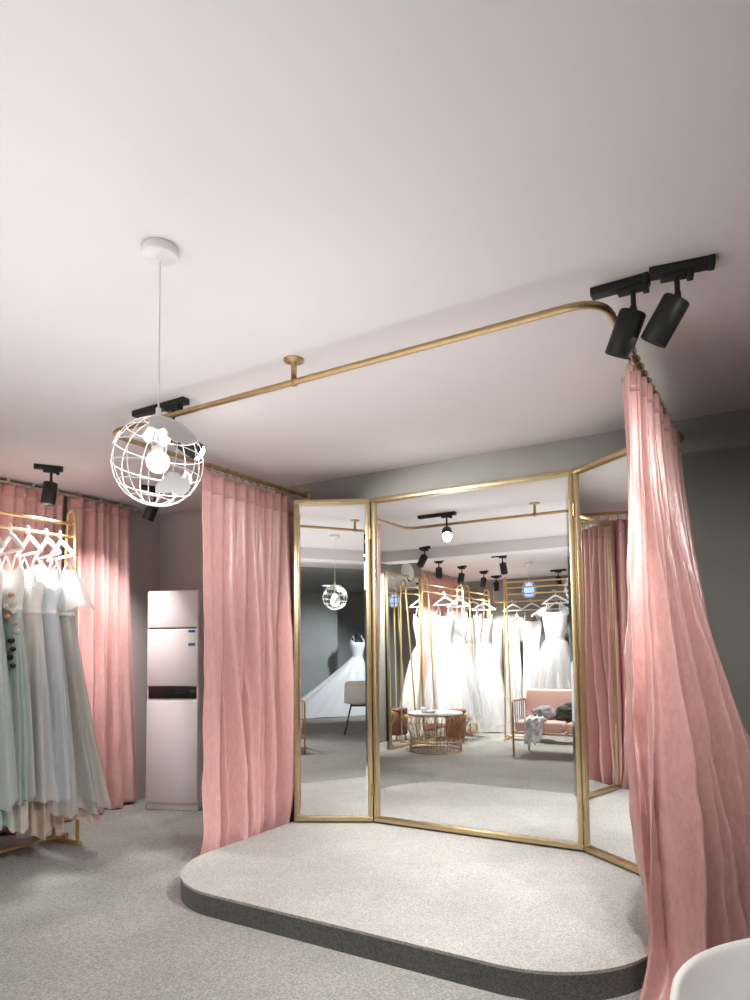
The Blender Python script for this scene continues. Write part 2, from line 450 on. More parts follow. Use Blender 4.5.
rail('slim curtain rail under the ceiling behind the reflected ball gowns', -3.0, -1.25)

# ------------------------------------------------------------------ globe pendant
gp = Vector((-1.595, 1.376, 1.828))
gl = thing('globe_pendant', 'white wire globe pendant lamp with plate continents, hanging near the left corner of the rod', 'pendant lamp', (gp.x, gp.y, H))
cz = gp.z-H
MB().lathe([(0, 0), (.052, 0), (.055, -.004), (.055, -.026), (.05, -.032), (.012, -.033), (.009, -.045), (0, -.046)], seg=36).build('ceiling_canopy', M['white_metal'], gl)
MB().tube([(0, 0, -.04), (0, 0, cz+.165)], .0026, 8).build('cord', M['white_metal'], gl)
GR = .134
b = MB(); b.lathe([(.004, .168), (.008, .165), (.008, .138), (.014, .134), (.014, .128), (0, .128)], (0, 0, cz), 20)
b.tube([(0, 0, cz+.14), (0, 0, cz+.045)], .0045, 8); b.lathe([(.005, .05), (.017, .046), (.018, .012), (0, .01)], (0, 0, cz), 20)
b.build('lamp_holder', M['white_metal'], gl)
b = MB(); b.lathe([(.034*math.sin(PI*i/16), .0-.034*math.cos(PI*i/16)) for i in range(17)], (0, 0, cz-.0), 28); bulb = b.build('bulb', M['bulb'], gl)
b = MB(); tilt = Matrix.Rotation(math.radians(8), 3, Vector((-.515, .857, 0)))
for k in range(6):
    a = PI*k/6+.2
    b.tube([tilt @ Vector((GR*math.cos(q)*math.cos(a), GR*math.cos(q)*math.sin(a), GR*math.sin(q)))+Vector((0, 0, cz)) for q in [2*PI*i/48 for i in range(48)]], .0014, 6, closed=True)
for la in (-60, -36, -12, 14, 40, 64):
    la = math.radians(la); r = GR*math.cos(la)
    b.tube([tilt @ Vector((r*math.cos(q), r*math.sin(q), GR*math.sin(la)))+Vector((0, 0, cz)) for q in [2*PI*i/48 for i in range(48)]], .0014, 6, closed=True)
b.build('wire_cage', M['white_metal'], gl)
def inside(p, poly):
    x, y = p; c = False; n = len(poly)
    for i in range(n):
        x1, y1 = poly[i]; x2, y2 = poly[i-1]
        if (y1 > y) != (y2 > y) and x < (x2-x1)*(y-y1)/(y2-y1)+x1: c = not c
    return c
GF = Vector((1.595, -1.376, -.578)).normalized(); GRT = Vector((.653, .757, 0)).normalized(); GU = GRT.cross(GF).normalized()*-1
if GU.z < 0: GU = -GU
def disc(pts):
    """outline given on the globe's disc (right, up; 1 = rim) on the side that faces the room -> lon/lat about that direction"""
    out = []
    for x, y in pts:
        r = math.hypot(x, y)
        if r > .985: x, y = x*.985/r, y*.985/r
        out.append((math.degrees(math.atan2(x, math.sqrt(max(1e-4, 1-x*x-y*y)))), math.degrees(math.asin(y))))
    return out
def continent(poly):
    st = 1.5; lo = [min(p[i] for p in poly) for i in (0, 1)]; hi = [max(p[i] for p in poly) for i in (0, 1)]
    m = MB(); idx = {}
    def vid(i, j):
        if (i, j) not in idx:
            lon = math.radians(lo[0]+i*st); lat = math.radians(lo[1]+j*st)
            d = GF*math.cos(lat)*math.cos(lon)+GRT*math.cos(lat)*math.sin(lon)+GU*math.sin(lat)
            m.v.append(tuple(d*(GR+.001)+Vector((0, 0, cz)))); idx[(i, j)] = len(m.v)-1
        return idx[(i, j)]
    for i in range(int((hi[0]-lo[0])/st)+1):
        for j in range(int((hi[1]-lo[1])/st)+1):
            c = (lo[0]+(i+.5)*st, lo[1]+(j+.5)*st)
            if inside(c, poly):
                m.f.append((vid(i, j), vid(i+1, j), vid(i+1, j+1), vid(i, j+1))); m.sm.append(True); m.mi.append(0)
    o = m.build('continent_plate', M['continent'], gl); solidify(o, .0014, 1)
continent(disc([((x-357)/285, -(y-455)/285) for x, y in [(345, 600), (365, 570), (395, 540), (430, 505), (470, 505), (495, 530), (510, 545), (535, 515), (540, 565), (555, 590), (540, 620), (510, 650), (500, 662), (470, 650), (440, 635), (390, 640), (345, 640)]]))
continent(disc([((x-357)/285, -(y-455)/285) for x, y in [(375, 172), (320, 185), (300, 195), (305, 230), (290, 240), (325, 255), (345, 265), (365, 262), (390, 250), (400, 262), (412, 280), (405, 300), (430, 315), (455, 335), (470, 322), (500, 345), (520, 330), (545, 330), (580, 318), (598, 340), (585, 280), (545, 230), (500, 195), (440, 180)]]))
continent([(158, 44), (176, 54), (200, 50), (206, 34), (196, 24), (186, 28), (172, 20), (162, 28)])
continent([(128, -14), (140, -10), (150, -24), (158, -40), (146, -52), (132, -40), (122, -26)])
continent([(-100, 34), (-88, 38), (-80, 28), (-86, 18), (-98, 20)])

# second pendant, reflected
p2 = thing('cage_pendant', 'small cage pendant lamp glowing bluish, seen reflected above the sofa', 'pendant lamp', (-3.0, -1.62, H))
MB().lathe([(0, 0), (.05, 0), (.05, -.025), (0, -.026)], seg=24).build('ceiling_canopy', M['white_metal'], p2)
MB().tube([(0, 0, -.02), (0, 0, -.28)], .003, 8).build('cord', M['white_metal'], p2)
b = MB()
prof = [(.035, -.27), (.07, -.30), (.095, -.36), (.1, -.41), (.09, -.47), (.07, -.50)]
for k in range(12):
    a = 2*PI*k/12; b.tube([(r*math.cos(a), r*math.sin(a), z) for r, z in prof], .0028, 6)
for r, z in prof: b.tube([(r*math.cos(2*PI*i/24), r*math.sin(2*PI*i/24), z) for i in range(24)], .0028, 6, closed=True)
b.build('wire_cage', M['white_metal'], p2)
MB().lathe([(0, -.28), (.03, -.30), (.07, -.36), (.075, -.41), (.06, -.48), (0, -.49)], seg=24).build('glass_shade', M['blue_lamp'], p2)

# ------------------------------------------------------------------ track spotlights
def head_mesh():
    m = MB(); r = .045; L = .135
    m.lathe([(0, .012), (r-.006, .012), (r, .006), (r, -L), (r-.003, -L-.002), (r-.004, -L+.018), (0, -L+.018)], seg=32)
    return m.mesh('lamp_head', M['black'])
def lens_mesh(m_):
    m = MB(); m.lathe([(.0405, -.1185), (.02, -.121), (0, -.122)] if m_ is M['lens'] else [(.0415, -.13), (.0405, -.138), (.034, -.150), (.022, -.158), (0, -.161)], seg=28); return m.mesh('lens', m_)
HEAD = head_mesh(); LENS = lens_mesh(M['lens']); LENS_HOT = lens_mesh(M['lens_hot'])
def track_mesh(L):
    m = MB(); m.box((0, 0, -.015), (L, .042, .03), bevel=.003); m.box((L/2-.004, 0, -.016), (.02, .046, .032), bevel=.003); return m.mesh('track_bar', M['black'])
def adapter_mesh():
    m = MB(); m.box((0, 0, -.035), (.1, .034, .024), bevel=.004); m.box((.04, 0, -.04), (.02, .038, .03), bevel=.003); return m.mesh('adapter', M['black'])
ADAPT = adapter_mesh(); TR = {}
def spotlight(label, x, y, ang, d, L=.19, ax=0, power=60, cone=70, hot=False, target=None, z=H, group='black track spotlights', blend=.6, stem=.055, color=(1, .985, .97)):
    t = thing('track_spotlight', label, 'spotlight', (x, y, z), ang, group)
    if L not in TR: TR[L] = track_mesh(L)
    place('track_bar', TR[L], t)
    place('adapter', ADAPT, t, (ax, 0, 0))
    s = MB(); s.tube([(ax, 0, -.045), (ax, 0, -.045-stem-.02)], .0085, 12); s.box((ax, 0, -.045-stem-.012), (.02, .03, .03), bevel=.003)
    s.build('stem', M['black'], t)
    Rz = Matrix.Rotation(-ang, 3, 'Z'); dl = Rz @ Vector(d).normalized()
    hp = Vector((ax, 0, -.045-stem-.012)) + dl*.012
    h = place('lamp_head', HEAD, t, hp, aim(dl))
    place('lens', LENS_HOT if hot else LENS, h)
    ld = bpy.data.lights.new('spot_lamp', 'SPOT'); ld.energy = power; ld.spot_size = math.radians(cone); ld.spot_blend = blend
    ld.shadow_soft_size = .03; ld.color = color
    lo = bpy.data.objects.new('spot_lamp', ld); col.objects.link(lo); lo.parent = h; lo.location = (0, 0, -.175 if hot else -.145)
    return t
spotlight('left of the two black spotlights over the right rod corner, aimed left', -.43, 2.345, math.radians(0), (-.43, .2, -.9), .185, .045, 150, 72, blend=1)
spotlight('right of the two black spotlights over the right rod corner, aimed left', -.235, 2.335, math.radians(10), (-.6, .18, -.85), .19, -.012, 150, 72, blend=1)
spotlight('black track spotlight on the ceiling behind the globe pendant, glaring into the mirror', -2.643, 2.286, 0, (.38, .8, -.5), .37, .10, 160, 90, hot=True, stem=.11)
spotlight('black spotlight above the rack of pale dresses', -4.122, 2.641, math.radians(60), (-.1, -.06, -.9), .17, .02, 210, 105, blend=.9)
spotlight('black spotlight in the corner above the air conditioner, partly behind the globe', -4.0, 3.40, math.radians(60), (-.42, -.12, -.95), .17, .02, 100, 100, blend=.95)
REF = 'seen reflected in the middle mirror'
spotlight('black reflected spotlight nearest the standing mirror and rod corner', -3.60, .57, math.radians(20), (-.6, -.35, -.7), .15, 0, 240, 95)
spotlight('black reflected spotlight right of the white dome, left of the pink curtain', -3.955, -.61, math.radians(20), (-.2, -.45, -.85), .15, 0, 240, 95)
spotlight('black reflected spotlight in front of the pink curtain, over the ball gown', -3.95, -1.415, math.radians(20), (-.25, -.2, -.9), .15, 0, 240, 95)
spotlight('black reflected spotlight at the right edge of the pink curtain', -3.91, -2.21, math.radians(20), (-.25, -.3, -.85), .15, 0, 240, 95)
spotlight('black reflected spotlight in front of the far grey wall, left of the rack post', -3.974, -2.95, math.radians(0), (-.05, -.25, -.95), .17, 0, 220, 95)
spotlight('black reflected spotlight high in the middle, pointing straight down', -3.086, -.612, math.radians(0), (.05, -.3, -.9), .2, .05, 140, 100)
spotlight('black reflected spotlight right of the bluish cage pendant', -2.86, -2.7, 0, (.0, -.2, -.95), .24, 0, 110, 100)
spotlight('black reflected spotlight at the right edge of the middle mirror', -2.061, -.381, math.radians(0), (.02, .22, -1), .15, 0, 150, 90)

# ------------------------------------------------------------------ floor air conditioners
def air_conditioner(label, loc_, rz, d=.26):
    W, Hh = .447, 1.757
    t = thing('air_conditioner', label, 'air conditioner', loc_, rz, 'white floor standing air conditioners')
    MB().box((0, 0, .05+ (Hh-.05)/2), (W, d, Hh-.05), bevel=.012).build('cabinet_body', M['ac'], t)
    MB().box((0, .004, .025), (W-.01, d-.02, .05), bevel=.004).build('plinth', M['ac'], t)
    y = -d/2
    b = MB(); b.box((0, y-.004, 1.757-.16), (W-.012, .01, .285), bevel=.004)
    b.build('top_panel', M['ac'], t)
    b = MB(); b.box((0, y-.004, 1.175-.08+.12), (W-.012, .01, .46), bevel=.004); b.build('middle_panel', M['ac'], t)
    b = MB(); b.box((0, y-.004, .47), (W-.012, .01, .80), bevel=.004); b.build('lower_panel', M['ac'], t)
    b = MB()
    b.box((0, y-.002, 1.449), (W-.05, .008, .022)); b.build('upper_slot', M['ac_dark'], t)
    b = MB(); b.box((0, y-.003, .935), (W-.04, .012, .098), bevel=.003); o = b.build('air_outlet', M['ac_dark'], t)
    b = MB(); b.box((.05, y-.0095, .945), (.12, .002, .03)); b.build('display', M['black'], o)
    b = MB(); b.box((.165, y-.010, 1.375), (.06, .002, .13)); s_ = b.build('energy_label', M['label_white'], t)
    b = MB()
    for z in (1.425, 1.318): b.box((.165, y-.0115, z), (.056, .0012, .022))
    b.build('label_print', M['label_blue'], s_)
    for z in (1.66, 1.68, 1.70):
        pass
    b = MB(); b.box((0, y-.0095, 1.452+.02), (.06, .003, .012), bevel=.001); b.build('handle', M['white_metal'], t)
    return t
A = Vector((-4.426, 3.728)); Bc = Vector((-4.012, 3.897)); az = math.atan2((Bc-A).y, (Bc-A).x)
cc = (A+Bc)/2 + Vector((-math.sin(az), math.cos(az)))*.13
air_conditioner('white floor-standing air conditioner in the corner behind the left pink curtain', (cc.x, cc.y, 0), az)
air_conditioner('white floor-standing air conditioner against the far wall, seen reflected between gowns', (-4.3, -3.35, 0), PI)

# ------------------------------------------------------------------ garment racks
def garment_rack(label, loc_, rz, L, h=2.24, rails=(2.14, 2.05), splay=.13, mid=None):
    t = thing('garment_rack', label, 'clothes rack', loc_, rz, 'gold garment racks')
    for sx in (-1, 1):
        x = sx*L/2; pts = []
        pts = [(x, -splay, .015), (x, -.04, h-.05)]
        for k in range(1, 9):
            q = PI*k/9; pts.append((x, -.04*math.cos(q), h-.05+.045*math.sin(q)))
        pts += [(x, .04, h-.05), (x, splay, .015)]
        b = MB(); b.tube(pts, .0115, 10); b.build('end_frame', M['gold_paint'], t)
        b = MB(); b.box((x, 0, .0125), (.03, 2*splay+.06, .025), bevel=.004); b.build('foot_bar', M['gold_paint'], t)
    for z in rails:
        b = MB(); b.tube([(-L/2, 0 if z == rails[0] else 0, z), (L/2, 0, z)], .0105, 10); b.build('hanging_rail', M['gold_paint'], t)
        for sx in (-1, 1):
            yy = .04+(splay-.04)*(h-.05-z)/(h-.05)
            b = MB(); b.tube([(sx*L/2, -yy, z), (sx*L/2, yy, z)], .008, 8); b.build('cross_bar', M['gold_paint'], t)
    b = MB(); b.tube([(-L/2, 0, .05), (L/2, 0, .05)], .0105, 8); b.box((-L/2, 0, .035), (.026, .03, .05)); b.box((L/2, 0, .035), (.026, .03, .05)); b.build('base_rail', M['gold_paint'], t)
    return t
garment_rack('gold garment rack with pale tulle dresses in front of the pink window curtains', (-4.15, 2.19, 0), PI/2, 1.3)
garment_rack('gold rack holding the white ball gown beside the standing mirror', (-4.05, -.965, 0), PI/2, 1.2, rails=(2.15, 2.05))
garment_rack('gold rack holding white gowns in front of the right end of the reflected pink curtain', (-4.03, -2.2, 0), PI/2, .86, rails=(2.15, 2.05))
garment_rack('gold rack with two rails standing behind the pink sofa', (-2.4, -1.31, 0), 0, 1.7, 2.27, (2.2, 2.12, 2.03))
t = thing('wall_rail', 'gold hanging rail fixed to the far grey wall, holding slim white gowns', 'clothes rail', (-3.15, -3.6, 2.07))
MB().tube(arc_corner([(-1.0, .3, .3), (-1.0, .3, 0), (1.1, .3, 0), (1.1, .3, .3)], .06), .012, 10).build('rail_tube', M['gold_paint'], t)
for x in (-.7, .15, .9):
    MB().tube([(x, .3, 0), (x, 0, 0)], .009, 8).build('wall_arm', M['gold_paint'], t)

# ------------------------------------------------------------------ hangers and gowns
def hanger_mesh(w=.4, r=.012):
    m = MB()
    hk = [(.0, 0, -.02), (.0, 0, .03)]
    for k in range(1, 11):
        q = PI*1.25*k/10; hk.append((-.022+.022*math.cos(q)*1.0, 0, .03+.026*math.sin(q)))
    m.tube(hk, .0035, 8)
    m.tube([(-w/2, 0, -.13), (-w/2+.04, 0, -.105), (-.04, 0, -.035), (0, 0, -.02), (.04, 0, -.035), (w/2-.04, 0, -.105), (w/2, 0, -.13)], [r*.8, r, r*1.25, r*1.3, r*1.25, r, r*.8], 10)
    m.tube([(-w/2, 0, -.128), (w/2, 0, -.128)], r*.75, 8)
    return m.mesh('clothes_hanger', M['hanger_white'])
HANG = hanger_mesh()
def hanger(label, x, y, zrail, rz, group, s=1):
    # the hook's arc rests on the rail
    o = place('clothes_hanger', HANG, None, (x, y, zrail-.038), (0, 0, rz)); o.scale = (s, s, s)
    # shift so that the hook centre sits on the rail
    o.location.x += .022*math.cos(rz)*s; o.location.y += .022*math.sin(rz)*s
    return tag(o, label, 'hanger', group)

def gown(label, x, y, rz, ztop, zw, zhem, bust, waist, hem, bm_, sm_, folds=12, seed=0, ease=.75, fold=.07, layers=(), straps=True,
         train=None, sleeve=None, lace=True, cat='dress', group=None, hang=None, sway=(0, 0), flare_m=None, name='hanging_gown', hemwave=.02, drop=.03):
    """bust/waist/hem are (half width, half depth); layers: (hem scale, hem z, material)"""
    t = thing(name, label, cat, (x, y, 0), rz, group)
    def skirt(zh, sc, sd, wave=hemwave):
        def f(u, v):
            a = 2*PI*u
            e = v**ease
            rx = waist[0]+(hem[0]*sc-waist[0])*e; ry = waist[1]+(hem[1]*sc-waist[1])*e
            k = 1 + fold*min(1, v*2.2)*(math.sin(folds*a+sd+1.5*nz(math.cos(a), math.sin(a), v*1.2+sd))+.5*math.sin(folds*.5*a+2*sd+2*v)) + .05*v*nz(math.cos(a)*2, math.sin(a)*2, sd+v*2)
            z = zw+(zh-zw)*v + wave*v*v*nz(math.cos(a)*1.7, math.sin(a)*1.7, sd+5)*2
            px, py = rx*math.cos(a)*k, ry*math.sin(a)*k
            px += sway[0]*v*v; py += sway[1]*v*v
            if train:
                c = max(0, math.cos(a-train[1])); q = c**1.6*train[0]*v**1.15
                px += q*math.cos(train[1]); py += q*math.sin(train[1])
                py += .08*v*q*math.sin(folds*2*a)*.3
            return (px, py, max(zhem*.0+.006, z))
        return f
    o = MB().grid(skirt(zhem, 1, seed), 160, 44, wrap=True).build('skirt', sm_, t)
    for i, (sc, zh, lm) in enumerate(layers):
        MB().grid(skirt(zh, sc, seed+3.3*(i+1), .04), 140, 36, wrap=True).build('tulle_layer', lm, t)
    zb = zw+(ztop-zw)*.72
    def bod(u, v):
        a = 2*PI*u
        z = zw+(ztop-zw)*v
        q = smooth(min(1, v/.72)); rx = waist[0]+(bust[0]-waist[0])*q; ry = waist[1]+(bust[1]-waist[1])*q
        if v > .72: rx *= 1-.10*(v-.72)/.28; ry *= 1-.25*(v-.72)/.28
        top = 1-.16*smooth(abs(math.sin(a)))*(1 if v > .7 else 0)*(v-.7)/.3   # dips front and back
        z = zw+(ztop-zw)*v*top
        bumps = 1+.05*math.sin(3*a+PI/2)*smooth(v)*(1 if math.sin(a) < 0 else 0)
        return (rx*math.cos(a)*bumps, ry*math.sin(a)*bumps, z)
    solidify(MB().grid(bod, 56, 16, wrap=True).build('bodice', bm_, t), .003)
    if straps:
        for sx in (-1, 1):
            b = MB()
            x0 = bust[0]*.62*sx; x1 = bust[0]*.55*sx
            b.tube([(x0, -bust[1]*.72, ztop-.05), (x1, -bust[1]*.35, ztop+drop), (x1, 0, ztop+drop+.045), (x1, bust[1]*.35, ztop+drop), (x0, bust[1]*.72, ztop-.05)], .008, 8)
            b.build('shoulder_strap', bm_, t)
    if lace:
        b = MB(); b.lathe([(1, -.012), (1.06, -.004), (1.06, .008), (1, .016)], (0, 0, 0), 48)
        b.v = [(p[0]*waist[0], p[1]*waist[1], p[2]+zw) for p in b.v]; b.build('waistband', M['lace'] if lace is True else lace, t)
    if sleeve:
        for sx in (-1, 1):
            def sl(u, v, sx=sx):
                a = 2*PI*u; r = .035+sleeve[0]*v; r *= 1+.12*math.sin(7*a+seed)*v
                return (sx*(bust[0]*.8+.11*v)+r*math.cos(a), r*math.sin(a), ztop+.01-sleeve[1]*v+.02*math.sin(3*a+seed)*v)
            MB().grid(sl, 40, 12, wrap=True).build('sleeve', sleeve[2], t)
    return t
def flowers(t, spots, seed, nm='flower_trim'):
    rnd = random.Random(seed)
    for (x, y, z, m) in spots:
        b = MB(); r = .022+.014*rnd.random()
        for k in range(6):
            a = 2*PI*k/6+rnd.random()
            R = Euler((rnd.uniform(.5, 1.0), 0, a)).to_matrix()
            b.grid(lambda u, v: tuple(R @ Vector(((u-.5)*r*1.3*math.sin(PI*min(.95, v*.8+.2)), r*v, .008*v*v+.012*(u-.5)**2/.25*.3))+Vector((x, y, z))), 4, 4)
        b.lathe([(0, .008), (.006, .006), (.007, 0), (0, -.002)], (x, y, z), 10)
        b.build(nm, m, t)

# dresses on the near rack: hangers first
HG = 'white hangers on the near dress rack'; DG = 'pale tulle dresses on the near rack'
HA = math.radians(-10)
rackx = -4.15; RZL = 2.05+.0105
near = [2.29, 2.41, 2.53, 2.655, 2.755]
hl = ['white hanger of the leftmost mint dress on the near rack', 'white hanger, second from the left on the near rack', 'white hanger in the middle of the near rack',
      'white hanger, second from the right on the near rack', 'white hanger closest to the arched end of the near rack']
for y, l in zip(near, hl): hanger(l, rackx, y, RZL, HA, HG)
g1 = gown('mint green tulle dress with silk flowers, leftmost on the near rack', rackx+.03, 2.27, HA, 1.80, 1.52, .40, (.17, .06), (.13, .06), (.36, .09), M['lace'], M['mint'], 9, 1.1, .8, .09,
          layers=((.9, .26, M['mint_dark']), (1.1, .42, M['sheer_white'])), group=DG)
flowers(g1, [(.06, -.10, 1.36, M['flower_peach']), (-.03, -.11, 1.42, M['flower_cream']), (.1, -.08, 1.47, M['flower_cream']), (.12, -.085, 1.30, M['flower_peach']), (.02, -.09, 1.52, M['flower_cream']), (.14, -.07, 1.60, M['flower_peach']), (.12, -.08, 1.68, M['flower_peach'])], 4)
g2 = gown('sage and ivory dress with dark ribbon sprigs, second on the near rack', rackx+.02, 2.415, HA, 1.80, 1.53, .42, (.16, .055), (.12, .055), (.33, .085), M['lace'], M['mint_dark'], 9, 2.7, .8, .09,
          layers=((1.08, .40, M['sheer_white']), (.85, .22, M['ivory'])), group=DG)
flowers(g2, [(.13, -.045, 1.60, M['flower_peach']), (.15, -.03, 1.55, M['flower_cream']), (.145, -.035, 1.50, M['flower_cream']), (.12, -.06, 1.47, M['flower_peach']), (.16, -.03, 1.43, M['flower_peach']), (.17, -.02, 1.38, M['flower_cream']), (.1, -.065, 1.53, M['flower_cream'])], 9)
flowers(g2, [(.16, -.05, 1.32, M['leaf_dark']), (.18, -.045, 1.27, M['leaf_dark']), (.165, -.055, 1.22, M['leaf_dark']), (.19, -.045, 1.17, M['leaf_dark']), (.08, -.075, 1.36, M['leaf_dark']), (.05, -.08, 1.30, M['leaf_dark']), (.1, -.075, 1.26, M['leaf_dark']), (.07, -.08, 1.20, M['leaf_dark'])], 6, 'ribbon_sprig')
g3 = gown('ivory dress with lace bodice and blush underskirt, in the middle of the near rack', rackx+.02, 2.54, HA, 1.80, 1.52, .36, (.17, .06), (.13, .055), (.32, .09), M['lace'], M['ivory'], 9, 4.4, .85, .09,
          layers=((.9, .18, M['blush']), (1.1, .38, M['sheer_white'])), group=DG, sleeve=(.05, .14, M['sheer_white']))
g4 = gown('blue-white tulle dress with a flaring sheer overskirt, fourth on the near rack', rackx+.03, 2.655, HA, 1.80, 1.52, .36, (.17, .06), (.12, .055), (.33, .085), M['satin'], M['bluewhite'], 9, 6.1, .85, .08,
          layers=((1.25, .28, M['sheer_white']), (.8, .18, M['sheer_blush'])), group=DG)
g5 = gown('grey-white tulle dress with ruffled sleeves beside the arched rack end', rackx+.02, 2.765, HA, 1.79, 1.51, .28, (.16, .06), (.13, .06), (.36, .11), M['ivory'], M['grey_tulle'], 9, 8.3, .85, .08,
          layers=((1.25, .35, M['sheer_grey']), (.95, .2, M['sheer_blush'])), sleeve=(.07, .26, M['sheer_white']), group=DG, sway=(.06, .05))

# gowns seen in the mirror
WG = 'white gowns on the reflected racks'; WHG = 'white hangers on the reflected racks'
def hung(label, hlabel, x, y, rz, zr, ztop, zw, hem, zhem=.03, seed=0, folds=14, ease=.62, mats=None, **k):
    hanger(hlabel, x, y, zr, rz, WHG)
    return gown(label, x, y, rz, ztop, zw, zhem, (.17, .08), (.13, .08), hem, M['gown'], M['gown'], folds, seed, ease, .05, group=WG, lace=True, layers=((1.04, zhem+.1, M['sheer_white']),), **k)
zr = 2.05+.0105
hung('big white ball gown on the rack beside the standing mirror', 'hanger of the big ball gown beside the standing mirror', -4.02, -.90, math.radians(10), zr, 1.80, 1.32, (.40, .27), .25, 1.3)
hung('white gown tucked behind the big ball gown, near the arched rack end', 'hanger behind the big ball gown near the rack end', -4.02, -1.38, math.radians(5), zr, 1.80, 1.35, (.36, .17), .2, 5.3)
hung('white gown with a train on the floor, on the farther left rack', 'hanger of the trained gown on the farther left rack', -4.03, -1.98, math.radians(0), zr, 1.82, 1.35, (.40, .2), .01, 2.9, train=(.25, -.3))
hung('white lace gown at the far end of the farther left rack', 'hanger at the far end of the farther left rack', -4.03, -2.43, math.radians(-5), zr, 1.82, 1.35, (.38, .18), .01, 7.9)
zr2 = 2.03+.0105
hung('full white tulle gown on the rack behind the pink sofa', 'hanger of the full tulle gown behind the pink sofa', -2.56, -1.31, math.radians(8), zr2, 1.82, 1.38, (.43, .30), .05, 3.7, sleeve=(.06, .12, M['sheer_white']))
hung('white gown at the right of the rack behind the pink sofa', 'hanger at the right of the rack behind the pink sofa', -1.87, -1.31, math.radians(-10), zr2, 1.80, 1.36, (.24, .24), .05, 9.1)
zr3 = 2.07+.012
for i, (x, l1, l2) in enumerate([(-3.83, 'slim white gown leftmost on the far wall rail', 'hanger leftmost on the far wall rail'),
                                 (-3.50, 'slim white gown second on the far wall rail', 'hanger second on the far wall rail'),
                                 (-3.08, 'slim white gown third on the far wall rail', 'hanger third on the far wall rail'),
                                 (-2.68, 'slim white gown rightmost on the far wall rail', 'hanger rightmost on the far wall rail')]):
    hung(l1, l2, x, -3.3, math.radians(12*(-1)**i), zr3, 1.80, 1.30, (.17, .15), .04, 11.3+i*2.1, ease=1.0)

# mannequin with trained gown (left mirror panel)
mq = thing('dress_form', 'black dress form wearing a long white trained gown, seen in the left mirror panel', 'mannequin', (1.27, -4.3, 0))
b = MB()
def form(u, v):
    a = 2*PI*u
    z = 1.0+.56*v
    pr = [(0, .12), (.25, .105), (.55, .15), (.78, .155), (.9, .11), (.95, .055), (1, .045)]
    for i in range(len(pr)-1):
        if v <= pr[i+1][0]:
            k = (v-pr[i][0])/(pr[i+1][0]-pr[i][0]); r = pr[i][1]*(1-k)+pr[i+1][1]*k; break
    return (r*math.cos(a), r*.72*math.sin(a), z)
b.grid(form, 40, 24, wrap=True); b.build('torso', M['black'], mq)
MB().lathe([(.0, 1.58), (.04, 1.575), (.046, 1.56), (.02, 1.6), (.012, 1.62), (0, 1.625)], seg=20).build('neck_cap', M['black'], mq)
b = MB(); b.tube([(0, 0, 1.02), (0, 0, .02)], .014, 12); b.lathe([(0, .03), (.15, .02), (.16, .005), (.16, 0), (0, 0)], seg=28); b.build('stand', M['chair_leg'], mq)
gown('white satin gown with a long train on the dress form in the left mirror panel', 1.27, -4.3, 0, 1.5, 1.14, .01, (.165, .125), (.115, .085), (.42, .40), M['satin'], M['satin'], 11, 4.9, .9, .06,
     train=(1.35, PI*.97), straps=True, lace=True, name='trained_gown', drop=.02)

# ------------------------------------------------------------------ white shell chairs
def shell_chair(label, loc_, rz, group='white shell chairs'):
    t = thing('shell_chair', label, 'chair', loc_, rz, group)
    # shell: seat runs along -y (front) to the back at +y, then bends up
    def shell(u, v):
        x = (u-.5)
        w = .46*(1-.10*v)
        if v < .45:
            k = v/.45; y = -.24+.42*k; z = .455-.012*math.sin(PI*k)+.012*(1-k)**3
        else:
            k = (v-.45)/.55
            q = min(1, k/.35)*1.35
            if k < .35: y = .18+.075*math.sin(q); z = .455+.075*(1-math.cos(q))
            else: y = .18+.073+.055*(k-.35)/.65; z = .455+.0586+.30*(k-.35)/.65
        # rounded corners
        edge = max(0, (v-.84)/.16); w *= math.sqrt(max(.0, 1-edge**4*.16))
        ef = max(0, (.15-v)/.15); w *= math.sqrt(max(0, 1-ef**2.6*.35))
        z += .035*(2*x)**2*(1 if v < .45 else max(0, 1-(v-.45)/.3)); y -= .045*(2*x)**2*smooth(max(0, min(1, (v-.4)/.3)))
        if v > .84: z -= .020*(2*abs(x))**6*edge
        return (x*w, y, z)
    o = MB().grid(shell, 28, 48).build('seat_shell', M['chair_white'], t); solidify(o, .012)
    sub = o.modifiers.new('smooth', 'SUBSURF'); sub.levels = 1; sub.render_levels = 1
    for sx in (-1, 1):
        b = MB()
        b.tube(arc_corner([(sx*.12, -.12, .425), (sx*.215, -.19, .012), (sx*.215, .22, .012), (sx*.12, .14, .425)], .03, 5), .011, 10)
        b.build('leg_frame', M['chair_leg'], t)
    b = MB(); b.tube([(-.13, -.1, .428), (.13, -.1, .428)], .01, 8); b.tube([(-.13, .13, .43), (.13, .13, .43)], .01, 8); b.box((0, 0, .43), (.2, .2, .012)); b.build('seat_support', M['chair_leg'], t)
    return t
shell_chair('white shell chair with black sled legs, seen from behind in the left mirror panel', (-.06, -1.36, 0), math.radians(26))
shell_chair('white moulded chair back at the bottom right corner, nearest the camera', (.172, .985, 0), math.radians(45))

